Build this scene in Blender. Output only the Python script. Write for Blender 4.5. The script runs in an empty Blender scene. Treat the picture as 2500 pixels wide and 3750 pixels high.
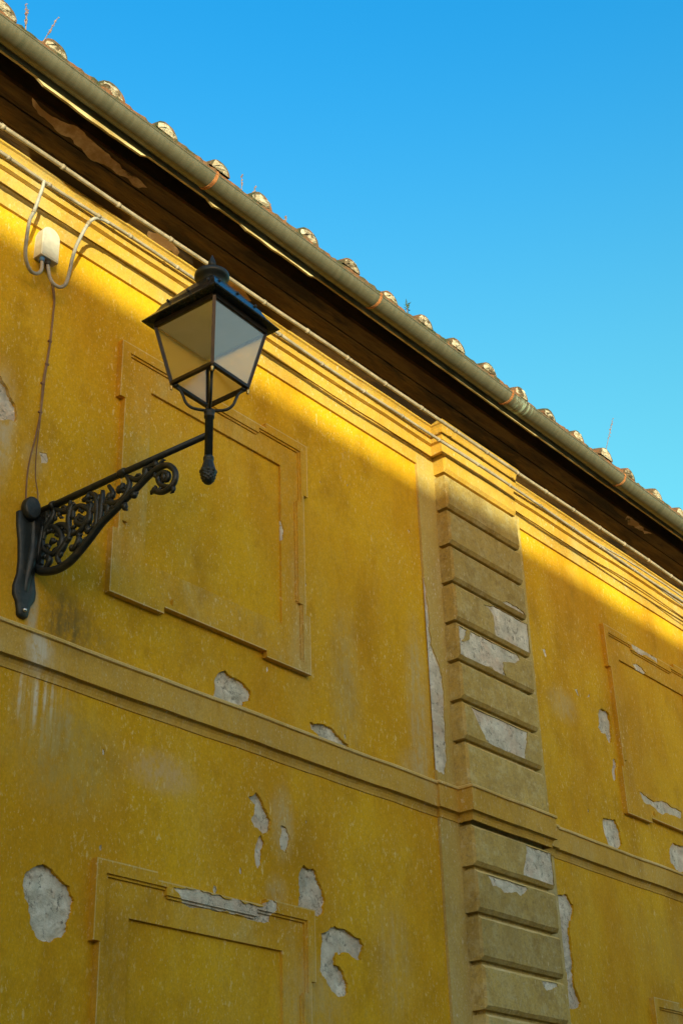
import bpy, bmesh, math, random
from mathutils import Vector, Matrix
from mathutils.geometry import delaunay_2d_cdt
from math import sin, cos, pi, radians
random.seed(7)
S = bpy.context.scene
COL = S.collection
D = 5.28                                   # distance from the camera to the facade plane (m)

# ------------------------------------------------------------------ camera
cam_d = bpy.data.cameras.new('camera'); cam = bpy.data.objects.new('camera', cam_d); COL.objects.link(cam)
R = Matrix(((0.64064469, -0.35480839, -0.68094448), (-0.76724444, -0.33065346, -0.54954914), (-0.030172, 0.8745166, -0.48405615)))
R = R.to_quaternion().to_matrix()
# R's rows are the world axes seen in camera space (wall x, depth y, up z)
cam.matrix_world = Matrix.Translation((0, 0, 1.6)) @ Matrix(((R[0][0], R[0][1], R[0][2]), (-R[1][0], -R[1][1], -R[1][2]), (R[2][0], R[2][1], R[2][2]))).to_4x4() if R[1][2] > 0 else Matrix.Translation((0, 0, 1.6)) @ R.to_4x4()
cam_d.sensor_fit = 'HORIZONTAL'; cam_d.sensor_width = 36; cam_d.lens = 36 * 2.0535
cam_d.clip_end = 2000
S.camera = cam

# ------------------------------------------------------------------ light
SUN_EL, SUN_AZ = radians(2.6), radians(34)          # the sun stands low, behind and to the left of the camera
W = bpy.data.worlds.new('World'); S.world = W; W.use_nodes = True
wn = W.node_tree.nodes; wl = W.node_tree.links; wn.clear()
sky = wn.new('ShaderNodeTexSky'); sky.sky_type = 'NISHITA'; sky.sun_disc = False
sky.sun_elevation = SUN_EL; sky.sun_rotation = pi + SUN_AZ; sky.air_density = 1.0; sky.dust_density = 0.6; sky.ozone_density = 2.0
# the air away from the sun is a deep clear blue, paler lower down; the unseen sun side is tinted warm and brightened to fill the shaded wall
tc = wn.new('ShaderNodeTexCoord')
def wmap(x, a, b, c, d):
    n = wn.new('ShaderNodeMapRange'); n.interpolation_type = 'SMOOTHSTEP'; wl.new(x, n.inputs[0])
    for i, q in zip((1, 2, 3, 4), (a, b, c, d)): n.inputs[i].default_value = q
    return n.outputs[0]
def wmix(f, a, b, mode='MIX'):
    n = wn.new('ShaderNodeMix'); n.data_type = 'RGBA'; n.blend_type = mode
    if isinstance(f, float): n.inputs['Factor'].default_value = f
    else: wl.new(f, n.inputs['Factor'])
    for q, i in ((a, 6), (b, 7)):
        if isinstance(q, tuple): n.inputs[i].default_value = q + (1,)
        else: wl.new(q, n.inputs[i])
    return n.outputs[2]
sep = wn.new('ShaderNodeSeparateXYZ'); wl.new(tc.outputs['Generated'], sep.inputs[0])
dot = wn.new('ShaderNodeVectorMath'); dot.operation = 'DOT_PRODUCT'; wl.new(tc.outputs['Generated'], dot.inputs[0]); dot.inputs[1].default_value = (-sin(SUN_AZ), -cos(SUN_AZ), 0)
blue = wmix(wmap(sep.outputs['Z'], .46, .80, 0, 1), (1.08, 2.52, 2.15), (.20, 2.10, 2.92))
tint = wmix(wmap(dot.outputs['Value'], -.45, .15, 0, 1), blue, (2.95, 2.5, 2.0))
tinted = wmix(1.0, sky.outputs[0], tint, 'MULTIPLY')
bg = wn.new('ShaderNodeBackground'); bg.inputs['Strength'].default_value = 0.15
wo = wn.new('ShaderNodeOutputWorld')
wl.new(tinted, bg.inputs[0]); wl.new(bg.outputs[0], wo.inputs[0])
sd = bpy.data.lights.new('sun', 'SUN'); sd.energy = 2.6; sd.angle = radians(0.53); sd.color = (0.98, 1.0, 0.66)
sun = bpy.data.objects.new('sun', sd); COL.objects.link(sun)
to_sun = Vector((-sin(SUN_AZ) * cos(SUN_EL), -cos(SUN_AZ) * cos(SUN_EL), sin(SUN_EL)))
sun.rotation_euler = to_sun.to_track_quat('Z', 'Y').to_euler()
S.view_settings.view_transform = 'Standard'; S.view_settings.look = 'None'; S.view_settings.exposure = 1.25

# ------------------------------------------------------------------ helpers
def tag(o, label=None, cat=None, group=None, kind=None):
    if label: o['label'] = label
    if cat: o['category'] = cat
    if group: o['group'] = group
    if kind: o['kind'] = kind
    return o

def empty(name, loc):
    o = bpy.data.objects.new(name, None); COL.objects.link(o); o.location = loc; o.empty_display_size = .2
    return o

class MB:
    """collects faces and links them as one mesh object; coordinates are world metres"""
    def __init__(s): s.v = []; s.f = []; s.m = []; s.sm = []
    def add(s, verts, faces, mat=0, smooth=False):
        k = len(s.v); s.v += [tuple(p) for p in verts]
        for f in faces: s.f.append([i + k for i in f]); s.m.append(mat); s.sm.append(smooth)
        return s
    def box(s, a, b, mat=0):
        (x0, y0, z0), (x1, y1, z1) = a, b
        return s.add([(x0,y0,z0),(x1,y0,z0),(x1,y1,z0),(x0,y1,z0),(x0,y0,z1),(x1,y0,z1),(x1,y1,z1),(x0,y1,z1)],
                     [(0,3,2,1),(4,5,6,7),(0,1,5,4),(1,2,6,5),(2,3,7,6),(3,0,4,7)], mat)
    def tube(s, pts, rad, n=10, mat=0, caps=True, flat=None):
        P = [Vector(p) for p in pts]; m = len(P)
        rr = rad if isinstance(rad, (list, tuple)) else [rad] * m
        T = [(P[min(i+1, m-1)] - P[max(i-1, 0)]).normalized() for i in range(m)]
        u = T[0].orthogonal().normalized() if flat is None else (flat - T[0] * flat.dot(T[0])).normalized()
        vs = []
        for i in range(m):
            u = (u - T[i] * u.dot(T[i])).normalized(); w = T[i].cross(u)
            for j in range(n):
                a = 2 * pi * j / n; vs.append(P[i] + (u * cos(a) + w * sin(a)) * rr[i])
        fs = [(i*n+j, i*n+(j+1) % n, (i+1)*n+(j+1) % n, (i+1)*n+j) for i in range(m-1) for j in range(n)]
        s.add(vs, fs, mat, True)
        if caps:
            s.add(vs[:n], [tuple(range(n))[::-1]], mat); s.add(vs[-n:], [tuple(range(n))], mat)
        return s
    def lathe(s, c, prof, n=20, mat=0, fn=None):
        cx, cy = c; vs = []
        for (r, z) in prof:
            for j in range(n):
                a = 2 * pi * j / n; q = r * (fn(a, z) if fn else 1); vs.append((cx + q * cos(a), cy + q * sin(a), z))
        fs = [(i*n+j, i*n+(j+1) % n, (i+1)*n+(j+1) % n, (i+1)*n+j) for i in range(len(prof)-1) for j in range(n)]
        return s.add(vs, fs, mat, True)
    def ball(s, c, r, n=8, mat=0, sc=(1, 1, 1)):
        vs = []; c = Vector(c)
        for i in range(n//2 + 1):
            t = pi * i / (n//2)
            for j in range(n):
                a = 2*pi*j/n; vs.append(c + Vector((r*sin(t)*cos(a)*sc[0], r*sin(t)*sin(a)*sc[1], r*cos(t)*sc[2])))
        fs = [(i*n+j, (i+1)*n+j, (i+1)*n+(j+1) % n, i*n+(j+1) % n) for i in range(n//2) for j in range(n)]
        return s.add(vs, fs, mat, True)
    def build(s, name, mats, parent=None, weld=True):
        me = bpy.data.meshes.new(name)
        org = Vector((0, 0, 0))
        o = bpy.data.objects.new(name, me)
        if parent is None:
            xs = list(zip(*s.v)); org = Vector(((min(xs[0])+max(xs[0]))/2, (min(xs[1])+max(xs[1]))/2, min(xs[2])))
        else:
            p = parent
            while p is not None: org += Vector(p.location); p = p.parent
        me.from_pydata([tuple(Vector(v) - org) for v in s.v], [], s.f)
        for m in (mats if isinstance(mats, (list, tuple)) else [mats]): me.materials.append(m)
        me.polygons.foreach_set('material_index', s.m); me.polygons.foreach_set('use_smooth', s.sm)
        if not weld:
            bm = bmesh.new(); bm.from_mesh(me); bmesh.ops.delete(bm, geom=[q for q in bm.verts if not q.link_faces], context='VERTS'); bm.to_mesh(me); bm.free()
        if weld:
            bm = bmesh.new(); bm.from_mesh(me)
            bmesh.ops.remove_doubles(bm, verts=bm.verts, dist=1e-5)
            bmesh.ops.delete(bm, geom=[q for q in bm.verts if not q.link_faces], context='VERTS')
            bmesh.ops.recalc_face_normals(bm, faces=bm.faces); bm.to_mesh(me); bm.free()
        me.update()
        COL.objects.link(o)
        if parent is None: o.location = org
        else: o.parent = parent
        return o

def spline(pts, k=5):
    P = [Vector(p) for p in pts]; P = [2*P[0]-P[1]] + P + [2*P[-1]-P[-2]]; out = []
    for i in range(1, len(P)-2):
        a, b, c, d = P[i-1:i+3]
        for j in range(k):
            t = j / k
            out.append(.5*((2*b)+(c-a)*t+(2*a-5*b+4*c-d)*t*t+(3*b-a-3*c+d)*t**3))
    out.append(P[-2]); return out

def area(p): return sum(p[i][0]*p[(i+1) % len(p)][1]-p[(i+1) % len(p)][0]*p[i][1] for i in range(len(p)))/2
def crosses(p):
    n = len(p); o = lambda a, b, c: (b[0]-a[0])*(c[1]-a[1])-(b[1]-a[1])*(c[0]-a[0])
    for i in range(n):
        a, b = p[i], p[(i+1) % n]
        for j in range(i+2, n):
            if i == 0 and j == n-1: continue
            c, d = p[j], p[(j+1) % n]
            if o(a, b, c)*o(a, b, d) <= 0 and o(c, d, a)*o(c, d, b) <= 0: return True
    return False
def ragged(poly, amp=.13, lv=3, rnd=None):
    for k in range(12):
        q = ragged_once(poly, amp*.88**k, lv, rnd)
        if not crosses(q): return q
    return list(poly)
def ragged_once(poly, amp, lv, rnd):
    rnd = rnd or random; p = [Vector(q) for q in poly]
    for l in range(lv):
        q = []
        for i in range(len(p)):
            a, b = p[i], p[(i+1) % len(p)]; d = b - a; L = d.length
            q.append(a)
            if L > .008: q.append((a+b)/2 + Vector((-d.y, d.x)) * rnd.uniform(-amp, amp))
        p = q
    return [(v.x, v.y) for v in p]

def inside(p, poly):
    x, y = p; c = False
    for i in range(len(poly)):
        (x0, y0), (x1, y1) = poly[i], poly[i-1]
        if (y0 > y) != (y1 > y) and x < (x1-x0)*(y-y0)/(y1-y0)+x0: c = not c
    return c

def cdt(outer, cuts, extra=()):
    """triangulate outer, return verts and triangles sorted by what they lie in: list of (tri, set(cut ids))"""
    vs, fs = [], []
    for poly in [outer] + list(cuts):
        if area(poly) < 0: poly = poly[::-1]
        k = len(vs); vs += [Vector(p) for p in poly]; fs.append(list(range(k, k+len(poly))))
    vs += [Vector(p) for p in extra]
    v, e, f, ov, oe, of = delaunay_2d_cdt(vs, [], fs, 0, 1e-6, True)
    out = []
    for t, o in zip(f, of):
        if 0 in o: out.append((tuple(t), set(i-1 for i in o if i)))
    return v, out

def skin(mb, v, tris, y, yback, mat=0):
    """front faces at y plus walls back to yback along the open edges"""
    use = {}; 
    for t in tris:
        for i in range(len(t)):
            a, b = t[i], t[(i+1) % len(t)]; use[(a, b)] = use.get((a, b), 0) + 1
    mb.add([(p.x, y, p.y) for p in v], [t for t in tris], mat)
    for (a, b) in use:
        if (b, a) not in use:
            pa, pb = v[a], v[b]
            mb.add([(pa.x, y, pa.y), (pb.x, y, pb.y), (pb.x, yback, pb.y), (pa.x, yback, pa.y)], [(0, 1, 2, 3)], mat)

def patch_floor(mb, poly, y, clip=None, rough=.004, rnd=None):
    """the rough render laid bare inside a hole; the rim stays at y, inner points wander"""
    rnd = rnd or random
    xs = [p[0] for p in poly]; zs = [p[1] for p in poly]; ex = []
    n = int(min(400, max(6, (max(xs)-min(xs))*(max(zs)-min(zs))/.0006)))
    for _ in range(n):
        q = (rnd.uniform(min(xs), max(xs)), rnd.uniform(min(zs), max(zs)))
        if inside(q, poly): ex.append(q)
    cuts = [clip] if clip else []
    v, T = cdt(poly, cuts, ex)
    tris = [t for t, o in T if (not clip or 0 in o)]
    yy = [y + rnd.uniform(-rough, rough) for _ in v]
    mb.add([(p.x, yy[i], p.y) for i, p in enumerate(v)], tris, 0, True)

def sweep(mb, path, prof, mat=0, rs=1.0):
    """path: (x, off) steps along the facade, off = how far that stretch stands forward; prof: (p, z) from bottom to top"""
    full = []; step = []
    for i, (x, o) in enumerate(path):
        full.append((x, o)); step.append(True)
        if i < len(path)-1 and path[i+1][0]-x > .3:
            k = int((path[i+1][0]-x)/.12)
            for j in range(1, k): full.append((x + (path[i+1][0]-x)*j/k, o)); step.append(False)
    path = full; n = len(path); rows = []
    for i, (x, o) in enumerate(path):
        px = path[i-1] if i else None; nx = path[i+1] if i < n-1 else None
        side = 0.0
        if px and abs(px[0]-x) < 1e-6: side = 1 if o > px[1] else 0     # arrived by a step
        mi = 0.0
        # returns: the moulding wraps round the step, so its x shifts by its own projection
        if nx and abs(nx[0]-x) < 1e-6: mi = -1.0 if nx[1] > o else 1.0
        if px and abs(px[0]-x) < 1e-6: mi = -1.0 if o > px[1] else 1.0
        if mi > 0: mi *= rs
        wz = .0016*sin(x*3.7) + .0012*sin(x*9.1+1); wp = .0014*sin(x*5.3+2)
        rows.append([(x + mi * p, D - o - p - (wp if p > .01 else 0), z + wz + (random.uniform(-.0016, .0016) if not step[i] else 0)) for p, z in prof])
    m = len(prof)
    mb.add([q for r in rows for q in r], [(i*m+j, (i+1)*m+j, (i+1)*m+j+1, i*m+j+1) for i in range(n-1) for j in range(m-1)], mat)

# ------------------------------------------------------------------ materials
def new_mat(name):
    m = bpy.data.materials.new(name); m.use_nodes = True; nt = m.node_tree; nt.nodes.clear()
    out = nt.nodes.new('ShaderNodeOutputMaterial'); b = nt.nodes.new('ShaderNodeBsdfPrincipled'); nt.links.new(b.outputs[0], out.inputs[0])
    return m, nt, b
class N:
    def __init__(s, nt):
        s.nt = nt; g = nt.nodes.new('ShaderNodeNewGeometry'); s.pos = g.outputs['Position']
    def link(s, a, i):
        if isinstance(a, (int, float)): i.default_value = a
        elif isinstance(a, tuple): i.default_value = a if len(a) == len(i.default_value) else a + (1,)
        else: s.nt.links.new(a, i)
    def map(s, scale=(1, 1, 1), loc=(0, 0, 0)):
        n = s.nt.nodes.new('ShaderNodeMapping'); s.link(s.pos, n.inputs[0]); n.inputs['Scale'].default_value = scale; n.inputs['Location'].default_value = loc; return n.outputs[0]
    def noise(s, scale, detail=4, rough=.55, stretch=(1, 1, 1), loc=(0, 0, 0), dist=0):
        n = s.nt.nodes.new('ShaderNodeTexNoise'); s.link(s.map(stretch, loc), n.inputs['Vector'])
        n.inputs['Scale'].default_value = scale; n.inputs['Detail'].default_value = detail; n.inputs['Roughness'].default_value = rough; n.inputs['Distortion'].default_value = dist
        return n.outputs['Fac']
    def voro(s, scale, stretch=(1, 1, 1), feature='F1', rnd=1.0):
        n = s.nt.nodes.new('ShaderNodeTexVoronoi'); s.link(s.map(stretch), n.inputs['Vector']); n.feature = feature
        n.inputs['Scale'].default_value = scale; n.inputs['Randomness'].default_value = rnd; return n.outputs['Distance']
    def ramp(s, x, a, b, c=0.0, d=1.0, smooth=True):
        n = s.nt.nodes.new('ShaderNodeMapRange'); s.link(x, n.inputs[0])
        if smooth: n.interpolation_type = 'SMOOTHSTEP'
        for i, q in zip((1, 2, 3, 4), (a, b, c, d)): n.inputs[i].default_value = q
        return n.outputs[0]
    def math(s, op, a, b=0.0):
        n = s.nt.nodes.new('ShaderNodeMath'); n.operation = op; s.link(a, n.inputs[0]); s.link(b, n.inputs[1]); return n.outputs[0]
    def mul(s, a, b): return s.math('MULTIPLY', a, b)
    def mix(s, f, a, b, mode='MIX'):
        n = s.nt.nodes.new('ShaderNodeMix'); n.data_type = 'RGBA'; n.blend_type = mode
        s.link(f, n.inputs['Factor']); s.link(a, n.inputs[6]); s.link(b, n.inputs[7]); return n.outputs[2]
    def blob(s, cx, cz, rx, rz):
        """soft ellipse on the facade (outline of a stain or painted shade), 1 inside, 0 outside"""
        v = s.nt.nodes.new('ShaderNodeMapping'); v.vector_type = 'POINT'; s.link(s.pos, v.inputs[0])
        v.inputs['Scale'].default_value = (1/rx, 0, 1/rz); v.inputs['Location'].default_value = (-cx/rx, 0, -cz/rz)
        l = s.nt.nodes.new('ShaderNodeVectorMath'); l.operation = 'LENGTH'; s.link(v.outputs[0], l.inputs[0])
        return s.ramp(l.outputs['Value'], .25, 1.0, 1.0, 0.0)
    def bump(s, b, h, strength=.3, dist=.01):
        n = s.nt.nodes.new('ShaderNodeBump'); n.inputs['Strength'].default_value = strength; n.inputs['Distance'].default_value = dist
        s.link(h, n.inputs['Height']); s.nt.links.new(n.outputs[0], b.inputs['Normal'])

def wall_paint(name, deep, light, wash, fleck, wash_amt=.5, stains_shade=True, mottle=0.0):
    m, nt, b = new_mat(name); n = N(nt)
    c = n.mix(n.ramp(n.noise(1.3, 5, .6, (1, 1, .55)), .34, .66), deep, light)
    # faded, rain-washed areas running downwards
    w = n.mul(n.ramp(n.noise(1.1, 6, .62, (1.5, 1, .5), (4, 0, 2)), .50, .74), wash_amt)
    fine = n.ramp(n.noise(26, 5, .7, (1.3, 1, .45)), .35, .75)
    w2 = n.math('ADD', w, n.mul(n.ramp(n.noise(5, 6, .7, (1.6, 1, .5), (9, 0, 0)), .48, .75), .30))
    c = n.mix(n.mul(w2, n.ramp(fine, 0, 1, .6, 1.0)), c, wash)
    # darker damp clouds
    c = n.mix(n.mul(n.ramp(n.noise(2.2, 6, .65, (1, 1, .7), (2, 0, 7)), .50, .72), .55), c, (deep[0]*.66, deep[1]*.66, deep[2]*.8))
    c = n.mix(n.mul(n.ramp(n.noise(9, 7, .72, (1.2, 1, .6), (1, 0, 5)), .50, .70), .38), c, (deep[0]*.74, deep[1]*.72, deep[2]))
    c = n.mix(n.mul(n.ramp(n.noise(16, 7, .75, (1.2, 1, .7), (6, 0, 2)), .52, .72), .32), c, wash)
    grit = n.ramp(n.noise(95, 4, .7, (1.1, 1, .8), (5, 0, 8)), .34, .66, .90, 1.09)
    c = n.mix(1.0, c, grit, 'MULTIPLY')
    if mottle:
        oi = nt.nodes.new('ShaderNodeObjectInfo')
        c = n.mix(n.mul(n.ramp(n.noise(7, 7, .72, (1, 1, 1.2), (3, 0, 9)), .46, .66), .75), c, (wash[0]*1.15, wash[1]*1.1, wash[2]*.95))
        c = n.mix(n.mul(n.ramp(n.noise(5, 6, .7, (1, 1, 1), (8, 0, 1)), .52, .68), .6), c, (deep[0]*.62, deep[1]*.55, deep[2]*.45))
        c = n.mix(n.mul(n.ramp(n.noise(34, 6, .75), .46, .70), mottle), c, (wash[0]*.42, wash[1]*.38, wash[2]*.34))
        c = n.mix(1.0, c, n.ramp(oi.outputs['Random'], 0, 1, .84, 1.14, False), 'MULTIPLY')
    # small vertical flecks where the paint has worn through
    f1 = n.ramp(n.noise(26, 4, .65, (1.7, 1, .75), (3, 0, 1)), .60, .70)
    f2 = n.ramp(n.noise(55, 3, .6, (1.5, 1, .8), (7, 0, 3)), .60, .70)
    gate = n.ramp(n.noise(1.6, 4, .6, (1, 1, .7), (11, 0, 4)), .36, .62, .25, 1)
    c = n.mix(n.mul(n.mul(n.math('MAXIMUM', f1, n.mul(f2, .7)), gate), .85), c, fleck)
    f3 = n.ramp(n.noise(40, 5, .7, (1.5, 1, .7), (13, 0, 6)), .55, .66)
    c = n.mix(n.mul(n.mul(f3, n.ramp(n.noise(2.6, 5, .65, (1, 1, .6), (5, 0, 12)), .46, .66)), .5), c, wash)
    if stains_shade:
        vert = n.ramp(n.noise(14, 4, .6, (2.2, 1, .12)), .40, .62)
        brk = n.ramp(n.noise(22, 6, .75, (1, 1, .6), (2, 0, 3)), .34, .58, .25, 1.0)
        def st(c, cx, cz, rx, rz, col, amt, streak=.5):
            k = n.mul(n.blob(cx, cz, rx, rz), amt)
            k = n.mul(k, n.math('ADD', n.mul(vert, streak), 1-streak))
            k = n.mul(k, brk)
            return n.mix(k, c, col)
        pale = (.50, .44, .27); grey = (.10, .085, .03)
        for a in ((3.70, 5.62, .15, .50, (.56, .50, .36), .75, .2), (3.95, 5.52, .12, .16, pale, .4, .3), (7.30, 5.05, .17, .85, pale, .62, .5), (6.52, 5.0, .22, .75, (.47, .36, .14), .6, .4),
                  (4.24, 4.66, .22, .26, grey, .75, .25), (4.40, 4.60, .30, .22, grey, .4, .3), (4.02, 4.62, .05, .26, (.45, .44, .36), .7, .1),  # the grey blobs paint the lamp's soft shade and dirt below its bracket
                  (4.13, 4.17, .26, .34, (.58, .50, .30), .45, 1.0), (3.985, 4.19, .016, .17, (.70, .64, .5), .7, 0), (4.085, 4.18, .020, .20, (.74, .68, .56), .85, 0), (4.14, 4.22, .013, .13, (.74, .68, .56), .8, 0), (4.185, 4.20, .014, .15, (.70, .64, .5), .6, 0), (4.30, 4.12, .03, .16, pale, .5, 0), (4.05, 4.43, .12, .14, (.62, .58, .48), .85, .4),
                  (4.3, 3.95, .5, .4, (.40, .33, .12), .5, .3), (5.9, 3.95, .14, .3, pale, .6, .4), (4.95, 4.02, .34, .16, (.58, .42, .26), .6, .2), (5.85, 3.55, .12, .12, pale, .5, .2), (6.15, 3.0, .4, .3, pale, .42, .5),
                  (7.2, 4.6, .2, .15, pale, .4, .2), (9.25, 5.6, .3, .2, pale, .45, .3), (9.0, 5.25, .15, .5, (.66, .42, .03), .3, .2), (6.9, 3.3, .25, .5, pale, .35, .6), (10.4, 3.9, .9, .4, (.45, .30, .06), .4, .5)):
            c = st(c, *a)
    nt.links.new(c, b.inputs['Base Color']); b.inputs['Roughness'].default_value = .85; b.inputs['Specular IOR Level'].default_value = .25
    h = n.math('ADD', n.mul(n.noise(45, 6, .65), .6), n.mul(n.noise(7, 4, .6), 1.2)); n.bump(b, h, .35, .006)
    return m

M = {}
M['yellow'] = wall_paint('yellow_limewash', (.570, .290, .003), (.675, .395, .007), (.57, .38, .065), (.74, .57, .23))
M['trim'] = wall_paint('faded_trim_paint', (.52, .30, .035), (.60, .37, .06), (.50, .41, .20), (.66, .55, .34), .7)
M['frame'] = wall_paint('window_surround_paint', (.56, .29, .010), (.65, .38, .020), (.53, .42, .17), (.74, .60, .32), .9)
M['strip'] = wall_paint('faded_strip_paint', (.45, .31, .07), (.54, .39, .11), (.52, .47, .29), (.68, .60, .44), .95)
M['tan'] = wall_paint('tan_quoin_paint', (.46, .315, .075), (.54, .385, .11), (.49, .42, .23), (.62, .53, .34), .8, False, .6)
M['worn_lit'] = wall_paint('worn_lit_edge_paint', (.60, .40, .10), (.68, .50, .20), (.66, .56, .34), (.74, .66, .46), .9, False)  # pale for worn arrises, with light caught on edges put into the colour

m, nt, b = new_mat('bare_render'); n = N(nt)
c = n.mix(n.ramp(n.noise(9, 6, .65), .35, .68), (.58, .535, .425), (.80, .745, .62))
c = n.mix(n.mul(n.ramp(n.noise(4.5, 5, .65, (1, 1, 1), (5, 0, 5)), .47, .66), .7), c, (.60, .46, .34))
c = n.mix(n.mul(n.ramp(n.noise(6, 6, .7, (1, 1, 1), (1, 0, 9)), .50, .66), .55), c, (.30, .28, .22))
ck = n.ramp(n.math('ABSOLUTE', n.math('SUBTRACT', n.noise(7, 5, .6, (1, 1, .8), (3, 0, 5)), .5)), 0, .014, 1, 0)
c = n.mix(n.mul(n.mul(ck, n.ramp(n.noise(5, 4, .6, (1, 1, 1), (7, 0, 7)), .46, .6)), .75), c, (.10, .085, .06))
c = n.mix(n.mul(n.ramp(n.noise(22, 6, .75, (1, 1, 1), (2, 0, 2)), .55, .68), .85), c, (.14, .125, .09))
nt.links.new(c, b.inputs['Base Color']); b.inputs['Roughness'].default_value = .95
n.bump(b, n.math('ADD', n.noise(30, 8, .7), n.mul(n.noise(8, 4, .6), 1.5)), .9, .012); M['render'] = m

def simple(name, c1, c2, scale=8, rough=.7, metal=0.0, stretch=(1, 1, 1), bump=.2, lo=.38, hi=.64, c3=None, t3=(.58, .7), s3=3, spec=.5, bd=.004):
    m, nt, b = new_mat(name); n = N(nt)
    c = n.mix(n.ramp(n.noise(scale, 6, .65, stretch), lo, hi), c1, c2)
    if c3: c = n.mix(n.ramp(n.noise(s3, 5, .65, stretch, (4, 2, 3)), *t3), c, c3)
    nt.links.new(c, b.inputs['Base Color']); b.inputs['Roughness'].default_value = rough; b.inputs['Metallic'].default_value = metal; b.inputs['Specular IOR Level'].default_value = spec
    if bump: n.bump(b, n.noise(scale*4, 5, .65, stretch), bump, bd)
    M[name] = m; return m
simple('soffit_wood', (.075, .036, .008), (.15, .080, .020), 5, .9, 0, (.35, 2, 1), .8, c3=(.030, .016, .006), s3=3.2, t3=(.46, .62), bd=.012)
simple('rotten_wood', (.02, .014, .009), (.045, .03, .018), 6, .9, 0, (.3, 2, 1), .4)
simple('flaking_wood', (.36, .20, .09), (.60, .40, .24), 9, .9, 0, (1, 1, 1), .6, c3=(.06, .035, .015), s3=7)
simple('fascia_wood', (.40, .28, .10), (.70, .56, .30), 12, .85, 0, (.4, 1, 1), .4)
simple('gutter_patina', (.120, .108, .064), (.148, .135, .086), 14, .55, .25, (2.4, .5, .5), .06, c3=(.085, .088, .052), s3=2.2)
nt = M['gutter_patina'].node_tree; b = [x for x in nt.nodes if x.type == 'BSDF_PRINCIPLED'][0]; n = N(nt)
old = b.inputs['Base Color'].links[0].from_socket
gx = n.mul(n.blob(7.93, 7.50, .17, .16), n.ramp(n.noise(16, 5, .7, (2.2, .4, .4)), .46, .60))
drip = n.mul(n.ramp(n.noise(5, 4, .6, (1.6, .2, .2), (3, 0, 0)), .60, .72), n.ramp(n.noise(30, 5, .7, (2, .3, .3)), .48, .64))
c = n.mix(n.mul(gx, .85), old, (.42, .50, .38)); c = n.mix(n.mul(drip, .35), c, (.30, .29, .22))
nt.links.new(c, b.inputs['Base Color'])
simple('rust', (.30, .10, .025), (.45, .18, .06), 25, .9, 0, (1, 1, 1), .4)
simple('mossy_tile', (.20, .085, .035), (.10, .075, .035), 10, .95, 0, (1, 1, 1), .8, c3=(.05, .055, .022), s3=9, t3=(.48, .6), bd=.01)
simple('lime_mortar', (.40, .33, .22), (.66, .58, .44), 22, .95, 0, (1, 1, 1), 1.0, c3=(.13, .095, .055), s3=13, t3=(.50, .60), bd=.015)
simple('cable_sheath', (.30, .245, .17), (.42, .35, .26), 14, .6, 0, (1, 1, 1), .1, c3=(.20, .16, .11), s3=5, t3=(.55, .7))
simple('grey_conduit', (.33, .31, .27), (.43, .40, .35), 14, .55, 0, (1, 1, 1), .1)
simple('box_plastic', (.52, .48, .40), (.62, .58, .49), 20, .6, 0, (1, 1, 1), .15, c3=(.40, .33, .22), s3=9, t3=(.58, .75))
simple('dark_gland', (.03, .03, .028), (.06, .055, .05), 20, .7)
simple('blue_core', (.05, .14, .30), (.08, .2, .4), 20, .5)
simple('copper_wire', (.22, .11, .045), (.30, .17, .08), 12, .6)
simple('cast_iron', (.012, .016, .016), (.022, .026, .025), 30, .42, .2, (1, 1, 1), .25, c3=(.045, .036, .026), s3=18, t3=(.54, .70))
simple('roof_iron', (.014, .017, .018), (.024, .027, .027), 30, .26, .35, (1, 1, 1), .12)
simple('lantern_metal', (.018, .012, .007), (.035, .022, .012), 24, .35, .45, (1, 1, 1), .12)
simple('brass', (.55, .36, .12), (.65, .45, .18), 20, .35, .9)
simple('steel_bolt', (.4, .4, .4), (.55, .55, .55), 20, .25, 1.0)
simple('weed_stem', (.22, .13, .11), (.30, .20, .15), 20, .8)
simple('weed_leaf', (.05, .09, .03), (.08, .13, .04), 20, .8)
simple('ceiling_enamel', (.46, .60, .68), (.54, .68, .76), 6, .5)
simple('cobbles', (.11, .085, .06), (.17, .135, .10), 7, .85, 0, (1, 1, 1), .5)
simple('cream_stucco', (.66, .42, .20), (.74, .50, .26), 3, .9)
simple('shutter_green', (.03, .06, .04), (.05, .08, .05), 8, .6)
m, nt, b = new_mat('frosted_glass'); out = [x for x in nt.nodes if x.type == 'OUTPUT_MATERIAL'][0]
nt.nodes.remove(b)
rf = nt.nodes.new('ShaderNodeBsdfRefraction'); rf.inputs['Roughness'].default_value = .20; rf.inputs['IOR'].default_value = 1.06; rf.inputs['Color'].default_value = (.93, .92, .88, 1)
tl = nt.nodes.new('ShaderNodeBsdfTranslucent'); tl.inputs['Color'].default_value = (.75, .64, .36, 1)
df = nt.nodes.new('ShaderNodeBsdfDiffuse'); df.inputs['Color'].default_value = (.6, .52, .32, 1)
gl = nt.nodes.new('ShaderNodeBsdfGlossy'); gl.inputs['Roughness'].default_value = .18; gl.inputs['Color'].default_value = (1, 1, 1, 1)
mx0 = nt.nodes.new('ShaderNodeMixShader'); mx0.inputs[0].default_value = .45; nt.links.new(tl.outputs[0], mx0.inputs[1]); nt.links.new(df.outputs[0], mx0.inputs[2])
mx = nt.nodes.new('ShaderNodeMixShader'); mx.inputs[0].default_value = .05; tr = nt.nodes.new('ShaderNodeBsdfTransparent'); tr.inputs['Color'].default_value = (.985, .98, .95, 1)
mxt = nt.nodes.new('ShaderNodeMixShader'); mxt.inputs[0].default_value = .50; nt.links.new(tr.outputs[0], mxt.inputs[1]); nt.links.new(rf.outputs[0], mxt.inputs[2])
nt.links.new(mxt.outputs[0], mx.inputs[1]); nt.links.new(mx0.outputs[0], mx.inputs[2])
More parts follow.
